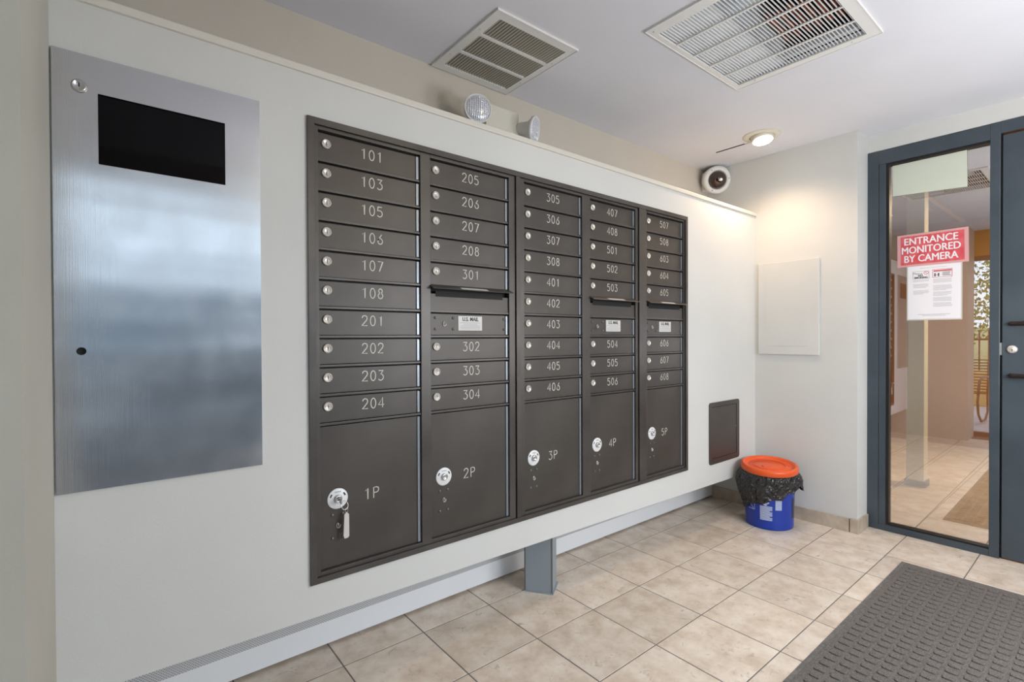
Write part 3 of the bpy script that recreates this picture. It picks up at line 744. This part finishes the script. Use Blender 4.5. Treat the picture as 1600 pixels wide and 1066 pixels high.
for q in (0.0, W_ - .006):
    s0 = a_ + dx_ * q - dy_ * .0015
    part('edge_lip', MB().prism([((s0).x, (s0).y), ((s0 + dx_ * .006).x, (s0 + dx_ * .006).y), ((s0 + dx_ * .006 + dy_ * .002).x, (s0 + dx_ * .006 + dy_ * .002).y), ((s0 + dy_ * .002).x, (s0 + dy_ * .002).y)], .006, zb(.7), 'z'), M['screw'], pp)

# ------------------------------------------------------------------ emergency light on the ledge
em = thing('emergency_light', 'cream twin-head emergency light sitting on the ledge above the mailboxes', 'emergency light', (.62, .30, 2.022))
part('housing', MB().box(.515, .708, .225, .359, 2.022, 2.246, .004), M['creamw'], em)
def lamp_head(c, d, back):
    c = Vector(c); d = Vector(d).normalized()
    h = part('lamp_head', MB().lathe([(0, -.078), (.026, -.078), (.030, -.070), (.036, -.030), (.056, -.006), (.061, -.004), (.0615, .010), (.0575, .011), (.0565, .004), (.0, .003)], c, d, 40, True), M['white'], em, at=tuple(c))
    lz = MB().lathe([(.0565, .005), (.050, .0115), (.035, .0165), (.018, .019), (.0, .020)], c, d, 40, True)
    part('lens', lz, M['lens'], h)
    a = d.orthogonal().normalized(); b = d.cross(a)
    rb = MB()
    up = (Vector((0, 0, 1)) - d * d.z).normalized(); rt = up.cross(d)
    for k in range(-5, 6):
        x = k * .0092; hl = math.sqrt(max(0, .052 ** 2 - x * x))
        pts = []
        for q in range(9):
            y = -hl + 2 * hl * q / 8; r = math.hypot(x, y); hh = .020 * (1 - (r / .0575) ** 2) ** .5 if r < .0575 else 0
            pts.append(c + d * (hh + .002) + rt * x + up * y)
        rb.tube(pts, .0016, 5)
        pts = []
        for q in range(9):
            y = -hl + 2 * hl * q / 8; r = math.hypot(x, y); hh = .020 * (1 - (r / .0575) ** 2) ** .5 if r < .0575 else 0
            pts.append(c + d * (hh + .002) + rt * y + up * x)
        rb.tube(pts, .0012, 5)
    part('lens_ribs', rb, M['lens'], h)
    bk = MB().tube([c - d * .060, c - d * .070 + (Vector(back) - c) * .4, Vector(back)], .012, 8)
    part('swivel_arm', bk, M['white'], h)
lamp_head((.440, .185, 2.178), (-.30, -.95, -.10), (.52, .290, 2.16))
lamp_head((.752, .170, 2.162), (.50, -.85, -.20), (.705, .290, 2.175))

# ------------------------------------------------------------------ dome camera in the corner
dc = thing('security_camera', 'white dome security camera in the corner under the ceiling', 'security camera', (2.56, .24, 2.294))
cc = Vector((2.545, .235, 2.294)); cd = Vector((-.62, -.70, -.24)).normalized()
part('housing', MB().lathe([(0, -.075), (.090, -.075), (.095, -.030), (.0960, -.004), (.090, .008), (.066, .012), (.063, .006), (.055, -.004), (0, -.004)], cc, cd, 40, True), M['white'], dc)
part('dome', MB().lathe([(.0620, .004), (.059, .020), (.050, .036), (.034, .048), (.017, .054), (0, .0555)], cc, cd, 32, True), M['dome'], dc)
up = (Vector((0, 0, 1)) - cd * cd.z).normalized(); rt = up.cross(cd)
part('lens', MB().lathe([(0, 0), (.011, 0), (.011, .006), (.007, .007), (0, .005)], cc + cd * .0515 + rt * .008, cd, 16, True), M['lock'], dc)
part('mount_bracket', MB().box(2.545, 2.621, .250, .359, 2.232, 2.372, .01), M['white'], dc)
for k in range(3):
    t = 2.2 + k * 2.1
    part('screw', MB().lathe([(0, 0), (.0035, 0), (.003, .001), (0, .001)], cc + cd * .0105 + (rt * math.cos(t) + up * math.sin(t)) * .079, cd, 8, True), M['ink'], dc)

# ------------------------------------------------------------------ downlight and ceiling patch
dl = thing('recessed_downlight', 'lit round eyeball downlight with a cream trim ring in the ceiling corner', 'ceiling light', (2.262, -.207, ZC))
dcn = Vector((2.262, -.207, ZC))
part('trim_ring', MB().lathe([(.066, -.002), (.068, -.0085), (.085, -.0075), (.104, -.003), (.106, 0), (.066, 0)], dcn, (0, 0, 1), 48, True), M['cream'], dl)
ed = Vector((-.10, -.16, -1)).normalized()
part('eyeball', MB().lathe([(.0, -.02), (.062, -.02), (.0645, .008), (.0625, .030), (.056, .044), (.050, .040), (.0, .038)], dcn + Vector((.004, -.002, .012)), ed, 40, True), M['cream'], dl)
part('lamp_face', MB().lathe([(0, .0455), (.0555, .0455), (.053, .0475), (0, .050)], dcn + Vector((.004, -.002, .012)), ed, 36, True), M['lampglow'], dl)
cp = thing('ceiling_access_panel', 'thin ceiling patch panel with one lifted dark edge beside the downlight', 'access panel', (2.45, 0, ZC))
part('panel', MB().box(2.312, 2.612, -.165, .115, ZC - .0045, ZC - .0006, .001), M['ceil'], cp)
part('gap', MB().box(2.3035, 2.3105, -.08, .110, ZC - .0030, ZC - .0004), M['black'], cp)

# ------------------------------------------------------------------ ceiling grilles
g1 = thing('return_air_grille', 'square white ceiling grille with three fine louvre bands next to the beige wall', 'vent', (.522, .105, ZC))
x0, x1, y0, y1 = .310, .730, -.140, .3515
ix0, ix1 = .347, .698
ys_ = [-.100, .021, .036, .172, .187, .3100]
fm = MB()
zf0, zf1 = ZC - .007, ZC - .0005
def frame_plate(mb, x0, x1, y0, y1, holes, zf0, zf1):
    slab_with_holes(mb, x0, x1, y0, y1, zf0, zf1, holes)
holes = [(ix0, ix1, ys_[0], ys_[1]), (ix0, ix1, ys_[2], ys_[3]), (ix0, ix1, ys_[4], ys_[5])]
frame_plate(fm, x0, x1, y0, y1, holes, zf0, zf1)
part('frame', fm, M['white'], g1)
part('edge', MB().box(x0 - .003, x1 + .003, y0 - .003, y0, ZC - .009, ZC).box(x0 - .003, x0, y0, y1, ZC - .009, ZC).box(x1, x1 + .003, y0, y1, ZC - .009, ZC), M['white'], g1)
nsl = 25
lv = MB()
for hx0, hx1, hy0, hy1 in holes:
    L_ = hy1 - hy0
    me_name = 'slat'
    sl = MB().add([(.0028, -L_ / 2, -.003), (.0018, -L_ / 2, -.0036), (-.0028, -L_ / 2, .0022), (-.0018, -L_ / 2, .0028), (.0028, L_ / 2, -.003), (.0018, L_ / 2, -.0036), (-.0028, L_ / 2, .0022), (-.0018, L_ / 2, .0028)],
                  [(0, 1, 2, 3), (7, 6, 5, 4), (0, 4, 5, 1), (1, 5, 6, 2), (2, 6, 7, 3), (3, 7, 4, 0)]).mesh('slat'); sl.materials.append(M['cream'])
    for k in range(nsl):
        link('slat', sl, g1, (hx0 + (k + .5) * (hx1 - hx0) / nsl, (hy0 + hy1) / 2, ZC - .002))
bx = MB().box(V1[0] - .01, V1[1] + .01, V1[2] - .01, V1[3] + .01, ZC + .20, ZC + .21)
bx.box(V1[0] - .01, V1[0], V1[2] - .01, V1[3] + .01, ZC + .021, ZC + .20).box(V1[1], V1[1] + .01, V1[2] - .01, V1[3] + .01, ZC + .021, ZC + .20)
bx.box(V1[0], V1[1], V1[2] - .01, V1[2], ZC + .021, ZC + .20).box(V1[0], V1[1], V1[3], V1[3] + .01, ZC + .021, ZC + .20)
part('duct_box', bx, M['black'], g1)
for (sx, sy) in ((.325, .0), (.325, .22), (.715, .0), (.715, .22)):
    part('screw', MB().lathe([(0, 0), (.0035, 0), (.003, .0015), (0, .0018)], (sx, sy, zf0), (0, 0, -1), 8, True), M['lock'], g1)

g2 = thing('supply_air_grille', 'large white bar grille in the ceiling with ductwork and a copper coil showing', 'vent', (1.214, -.70, ZC))
x0, x1, y0, y1 = .846, 1.583, -.998, -.402
jx0, jx1, jy0, jy1 = .897, 1.548, -.955, -.424
fm = MB()
slab_with_holes(fm, x0, x1, y0, y1, zf0, zf1, [(jx0, jx1, jy0, jy1)])
part('frame', fm, M['white'], g2)
part('edge', MB().box(x0 - .003, x1 + .003, y1, y1 + .003, ZC - .009, ZC).box(x0 - .003, x1 + .003, y0 - .003, y0, ZC - .009, ZC).box(x0 - .003, x0, y0, y1, ZC - .009, ZC).box(x1, x1 + .003, y0, y1, ZC - .009, ZC), M['white'], g2)
for k in range(1, 5):
    xx = jx0 + (jx1 - jx0) * k / 5
    part('crossbar', MB().box(xx - .0045, xx + .0045, jy0, jy1, ZC - .006, ZC - .001), M['white'], g2)
L_ = jx1 - jx0
sl = MB().box(-L_ / 2, L_ / 2, -.0011, .0011, -.001, .0045).mesh('slat'); sl.materials.append(M['white'])
for k in range(39):
    link('slat', sl, g2, ((jx0 + jx1) / 2, jy0 + (k + .5) * (jy1 - jy0) / 39, ZC + .0005))
# plenum and what shows in it
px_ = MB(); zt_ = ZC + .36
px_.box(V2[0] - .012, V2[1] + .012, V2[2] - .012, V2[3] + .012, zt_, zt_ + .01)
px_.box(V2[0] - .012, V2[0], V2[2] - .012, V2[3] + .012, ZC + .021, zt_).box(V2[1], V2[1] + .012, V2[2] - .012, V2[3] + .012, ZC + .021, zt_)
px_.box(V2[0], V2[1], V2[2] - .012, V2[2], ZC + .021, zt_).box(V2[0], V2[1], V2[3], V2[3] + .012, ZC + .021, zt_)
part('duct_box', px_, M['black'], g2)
part('fan_casing', MB().box(V2[0] + .002, V2[1] - .002, -.640, -.420, ZC + .010, ZC + .030).box(V2[0] + .002, V2[1] - .002, -.640, -.632, ZC + .030, ZC + .20), M['duct'], g2)
part('support_plate', MB().box(1.10, 1.19, -.955, -.640, ZC + .10, ZC + .12), M['duct'], g2)
part('support_plate', MB().box(.90, 1.10, -.84, -.74, ZC + .12, ZC + .15), M['duct'], g2)
part('side_rail', MB().box(1.525, 1.553, -.955, -.640, ZC + .025, ZC + .06), M['duct'], g2)
cm = MB()
for k in range(7):
    yy = -.93 + k * .043
    cm.tube([(1.30, yy, ZC + .11), (1.50, yy, ZC + .09)], .0135, 8)
part('copper_coil', cm, M['copper'], g2)
part('fan_housing', MB().tube([(1.05 + .055 * math.cos(t), -.80, ZC + .22 + .055 * math.sin(t)) for t in [2 * PI * k / 16 for k in range(16)]], .02, 8, True), M['screw'], g2)
for (sx, sy) in ((.870, -.425), (1.56, -.50), (1.566, -.90), (1.4, -.412)):
    part('screw', MB().lathe([(0, 0), (.0045, 0), (.004, .0015), (0, .002)], (sx, sy, zf0), (0, 0, -1), 8, True), M['lock'], g2)

# ------------------------------------------------------------------ bucket
bc = Vector((2.395, -.195, 0))
bk = thing('bucket', 'blue plastic bucket with an orange lid and white markings in the corner', 'bucket', tuple(bc))
part('body', MB().lathe([(0, .004), (.126, .004), (.131, 0), (.135, .003), (.137, .010), (.1365, .03), (.1460, .318), (.151, .323), (.151, .338), (.147, .342), (.147, .352), (.143, .352), (.133, .02), (0, .012)], bc, (0, 0, 1), 56, True), M['blue'], bk)
def on_bucket(a0, a1, z0, z1, mb, nu=6, lift=.0014):
    vs = []; fs = []
    for i in range(nu + 1):
        a = a0 + (a1 - a0) * i / nu
        for z in (z0, z1):
            r = .1365 + (.1460 - .1365) * (z - .03) / .288 + lift
            vs.append((bc.x + r * math.cos(a), bc.y + r * math.sin(a), z))
    for i in range(nu): fs.append((2 * i, 2 * i + 2, 2 * i + 3, 2 * i + 1))
    mb.add(vs, fs)
va = math.atan2(-1.43, -3.2)      # direction of the viewer
def A(u): return va + u           # u>0 turns toward the right of the picture
mk = MB()
rq = random.Random(5)
for k in range(13):
    z = .142 - .0068 * k
    on_bucket(A(-.37), A(.12 - (.10 if k % 5 == 4 else 0)), z, z + .0045, mk)
part('text_block', mk, M['markw'], bk)
mk = MB()
for k in range(12):
    for q in range(8):
        u = -.05 + .30 * (q - 3.5) / 8; z = .165 + .034 * (k - 5.5) / 12
        if (q - 3.5) ** 2 / 14 + (k - 5.5) ** 2 / 34 < 1 and not (rq.random() < .28): on_bucket(A(u - .12), A(u - .082), z, z + .0030, mk, 1)
part('round_emblem', mk, M['markw'], bk)
mk = MB()
for k in range(9): on_bucket(A(.24), A(.50), .128 + .0068 * k, .128 + .0068 * k + .0052, mk)
part('text_block', mk, M['markw'], bk)
mk = MB(); on_bucket(A(-.95), A(-.60), .110, .114, mk)
for k in range(10): on_bucket(A(-.62), A(-.60), .110 + .008 * k, .119 + .008 * k, mk, 1); on_bucket(A(-1.0 + .034 * k), A(-.966 + .034 * k), .165 - .0055 * k, .171 - .0055 * k, mk, 1)
part('warning_triangle', mk, M['markw'], bk)
mk = MB(); on_bucket(A(1.10), A(1.30), .07, .19, mk)
part('dark_label', mk, M['ink'], bk)
# bin liner folded over the rim
def liner():
    rnd = random.Random(11); nu, nv = 150, 26
    ph = [rnd.uniform(0, 2 * PI) for _ in range(12)]
    vs = []
    for j in range(nv + 1):
        v = j / nv
        for i in range(nu):
            a = 2 * PI * i / nu; rel = (a - va + PI) % (2 * PI) - PI   # 0 faces the viewer
            # hem: low on the left, rising to the right, short tuft at the far right
            hem = .175 + .035 * math.sin(2 * rel - .8) if False else None
            if rel < -.9: h = .112 + .010 * math.sin(6 * rel)
            elif rel < 1.35: h = .132 + (rel + .9) / 2.25 * .115 + .008 * math.sin(9 * rel + 1)
            else: h = .240 + .02 * math.sin(6 * rel)
            z = .346 - (.346 - h) * v
            r = .153 + .010 * math.sin(PI * min(1, v * 1.2)) 
            fold = sum(math.sin((3 + 2 * k) * a + ph[k] + 5.0 * v * math.sin(ph[k])) / (2.2 + k) for k in range(9))
            fine = math.sin(23 * a + 9 * v + ph[3]) * math.sin(17 * v + 7 * a + ph[5])
            r += (.0065 * fold + .0045 * fine) * min(1, v * 3)
            if rel < -.55: r += .030 * max(0, 1 - abs(rel + 1.5) / .95) * math.sin(PI * (v ** .6))
            if rel > 1.2: r += .038 * max(0, 1 - abs(rel - 1.75) / .55) * (v ** .5)
            r = max(r, .1495)
            vs.append((bc.x + r * math.cos(a), bc.y + r * math.sin(a), z + .004 * math.sin(11 * a + ph[1]) * v))
    fs = []
    for j in range(nv):
        for i in range(nu): fs.append((j * nu + i, j * nu + (i + 1) % nu, (j + 1) * nu + (i + 1) % nu, (j + 1) * nu + i))
    return MB().add(vs, fs, True)
bl = part('bin_liner', liner(), M['bag'], bk, label='crinkled black bin liner folded over the rim')
bl.data.materials[0] = M['bag']
sol = bl.modifiers.new('thickness', 'SOLIDIFY'); sol.thickness = .0012; sol.offset = 1
lc = Vector((bc.x, bc.y, .346)); ld = Vector((-.075, -.050, 1)).normalized(); l1 = ld.orthogonal().normalized(); l2 = ld.cross(l1)
lid = part('lid', MB().lathe([(0, .022), (.112, .022), (.116, .018), (.134, .017), (.138, .022), (.142, .031), (.149, .0345), (.159, .032), (.1635, .022), (.1645, .000), (.162, -.002), (.157, .006), (.151, .008), (0, .009)], lc, ld, 64, True), M['orange'], bk, label='round orange lid')
part('pour_ring', MB().tube([tuple(lc + ld * .0235 + l1 * .092 * math.cos(t) + l2 * .092 * math.sin(t)) for t in [2 * PI * k / 48 for k in range(48)]], .0022, 6, True), M['orange'], lid)
part('centre_boss', MB().lathe([(0, .022), (.014, .022), (.010, .026), (0, .027)], lc + l1 * -.02 + l2 * .04, ld, 20, True), M['orange'], lid)

# ------------------------------------------------------------------ floor mat
mt_ = thing('entrance_mat', 'dark grey waffle carpet mat on the tiles in front of the door', 'mat', (1.4, -1.4, 0))
mx0, mx1, my0, my1 = .30, 2.366, -1.98, -.885
part('rubber_edge', MB().box(mx0, mx1, my0, my1, 0, .0042, .002), M['matedge'], mt_)
part('carpet_base', MB().box(mx0 + .020, mx1 - .020, my0 + .020, my1 - .0185, .003, .0062, .001), M['carpet'], mt_)
pd = MB(); px_, py_ = .0512, .0495; rq = random.Random(2)
def pad(cx, cy, hx_, hy_, z0, z1, r=.006):
    P = []; 
    for sx, sy, a0 in ((1, 1, 0), (-1, 1, PI / 2), (-1, -1, PI), (1, -1, 1.5 * PI)):
        for k in range(3):
            a = a0 + PI / 2 * k / 2; P.append((cx + sx * (hx_ - r) + r * math.cos(a), cy + sy * (hy_ - r) + r * math.sin(a)))
    n = len(P); pd.add([(p[0], p[1], z0) for p in P] + [(cx + (p[0] - cx) * .9, cy + (p[1] - cy) * .92, z1) for p in P], [tuple(range(n, 2 * n))] + [(k, (k + 1) % n, n + (k + 1) % n, n + k) for k in range(n)])
yy = my1 - .061
row = 0
while yy > my0 + .04:
    xx = mx0 + .045 + (px_ / 2 if False else 0); 
    while xx < mx1 - .04:
        pad(xx, yy, .0165 + rq.uniform(-.001, .001), .0185 + rq.uniform(-.001, .001), .005, .0105)
        xx += px_ * .93
    yy -= py_; row += 1
part('waffle_pads', pd, M['carpet'], mt_, kind='stuff')

# ------------------------------------------------------------------ lobby behind the glass
M['colw'] = new_mat('pale column paint', (.80, .84, .78), .6)
cl = thing('lobby_column', 'slim pale column standing in the lobby behind the door glass', 'column', (4.1, -.575, 0))
part('shaft', MB().box(4.04, 4.16, -.632, -.520, 0, 2.40, .003), M['colw'], cl)
part('foot', MB().box(4.03, 4.17, -.642, -.510, 0, .05, .002), M['ink'], cl)
ws1 = part('ceiling_batten', MB().box(4.62, 6.15, -.54, -.505, 2.375, 2.400, .002), M['wood']); tag(ws1, 'long pale wood batten on the lobby ceiling seen through the glass', 'batten')
ws2 = part('ceiling_batten', MB().box(4.60, 5.25, -.445, -.395, 2.370, 2.400, .002), M['wood']); tag(ws2, 'short pale wood batten on the lobby ceiling above the pale column', 'batten')

# ------------------------------------------------------------------ street side, seen mirrored in the glass
fe = thing('iron_fence', 'black iron fence beyond the pavement mirrored in the door glass', 'fence', (-7.0, .8, 0))
part('rail', MB().box(-7.02, -6.98, -1.6, 4.0, 1.08, 1.12), M['fence'], fe)
part('rail', MB().box(-7.02, -6.98, -1.6, 4.0, .18, .22), M['fence'], fe)
fp = MB().box(-.012, .012, -.012, .012, 0, 1.28).mesh('picket'); fp.materials.append(M['fence'])
for k in range(40): link('picket', fp, fe, (-7.0, -1.55 + k * .14, 0))
pl = part('planter_block', MB().box(-5.6, -5.0, -.35, 1.9, -.03, .55, .02), M['sandstone']); tag(pl, 'low yellow stone planter wall outside mirrored in the door glass', 'planter')
ch = thing('lounge_chair', 'curved metal garden chair outside mirrored in the door glass', 'chair', (-2.9, -.15, -.03))
for s in (-.28, .28):
    y = -.15 + s
    pts = [(-2.55, y, .42), (-2.45, y, .30), (-2.52, y, .12), (-2.75, y, .0), (-3.1, y, -.01), (-3.3, y, .08), (-3.28, y, .35), (-3.38, y, .80)]
    part('leg_frame', MB().tube(pts, .014, 8), M['fence'], ch)
    part('armrest', MB().tube([(-2.50, y, .38), (-2.6, y, .56), (-2.9, y, .60), (-3.3, y, .58)], .016, 8), M['fence'], ch)
st = MB()
for k in range(14):
    q = k / 13; x = -2.55 - .72 * q
    st.tube([(x, -.43, .40 - .06 * q), (x, .13, .40 - .06 * q)], .008, 6)
part('seat', st, M['fence'], ch)
st = MB()
for k in range(12):
    q = k / 11
    st.tube([(-3.28 - .10 * q, -.43, .36 + .46 * q), (-3.28 - .10 * q, .13, .36 + .46 * q)], .008, 6)
part('backrest', st, M['fence'], ch)
def tree(x, y, h, r, label, seed, n=5000):
    rnd = random.Random(seed)
    t = thing('leafy_tree', label, 'tree', (x, y, -.03), 'trees outside the street door')
    part('trunk', MB().tube([(x, y, -.05), (x + .05, y, h * .3), (x, y + .1, h * .6), (x + .1, y, h * .85)], [.16, .13, .09, .03], 10), M['bark'], t)
    lf = MB()
    for k in range(n):
        while True:
            p = Vector((rnd.uniform(-1, 1), rnd.uniform(-1, 1), rnd.uniform(-1, 1)))
            if .35 < p.length < 1: break
        c = Vector((x + p.x * r, y + p.y * r, h * .62 + p.z * h * .42)); s = rnd.uniform(.06, .13)
        R = Euler((rnd.uniform(0, 6), rnd.uniform(0, 6), rnd.uniform(0, 6))).to_matrix()
        lf.add([c + R @ Vector(q) * s for q in ((-.5, 0, 0), (0, -.3, .05), (.5, 0, 0), (0, .3, .05))], [(0, 1, 2, 3)])
    part('foliage', lf, M['leaf'], t, kind='stuff')
tree(-9.5, .9, 4.6, 1.7, 'bushy green tree nearest the iron fence outside', 1)
tree(-14.0, 5.2, 6.0, 2.4, 'taller green tree behind the fence on the grass bank', 2)
tree(-11.0, -4.0, 5.2, 2.0, 'green tree outside standing clear to the other side of the door', 3)
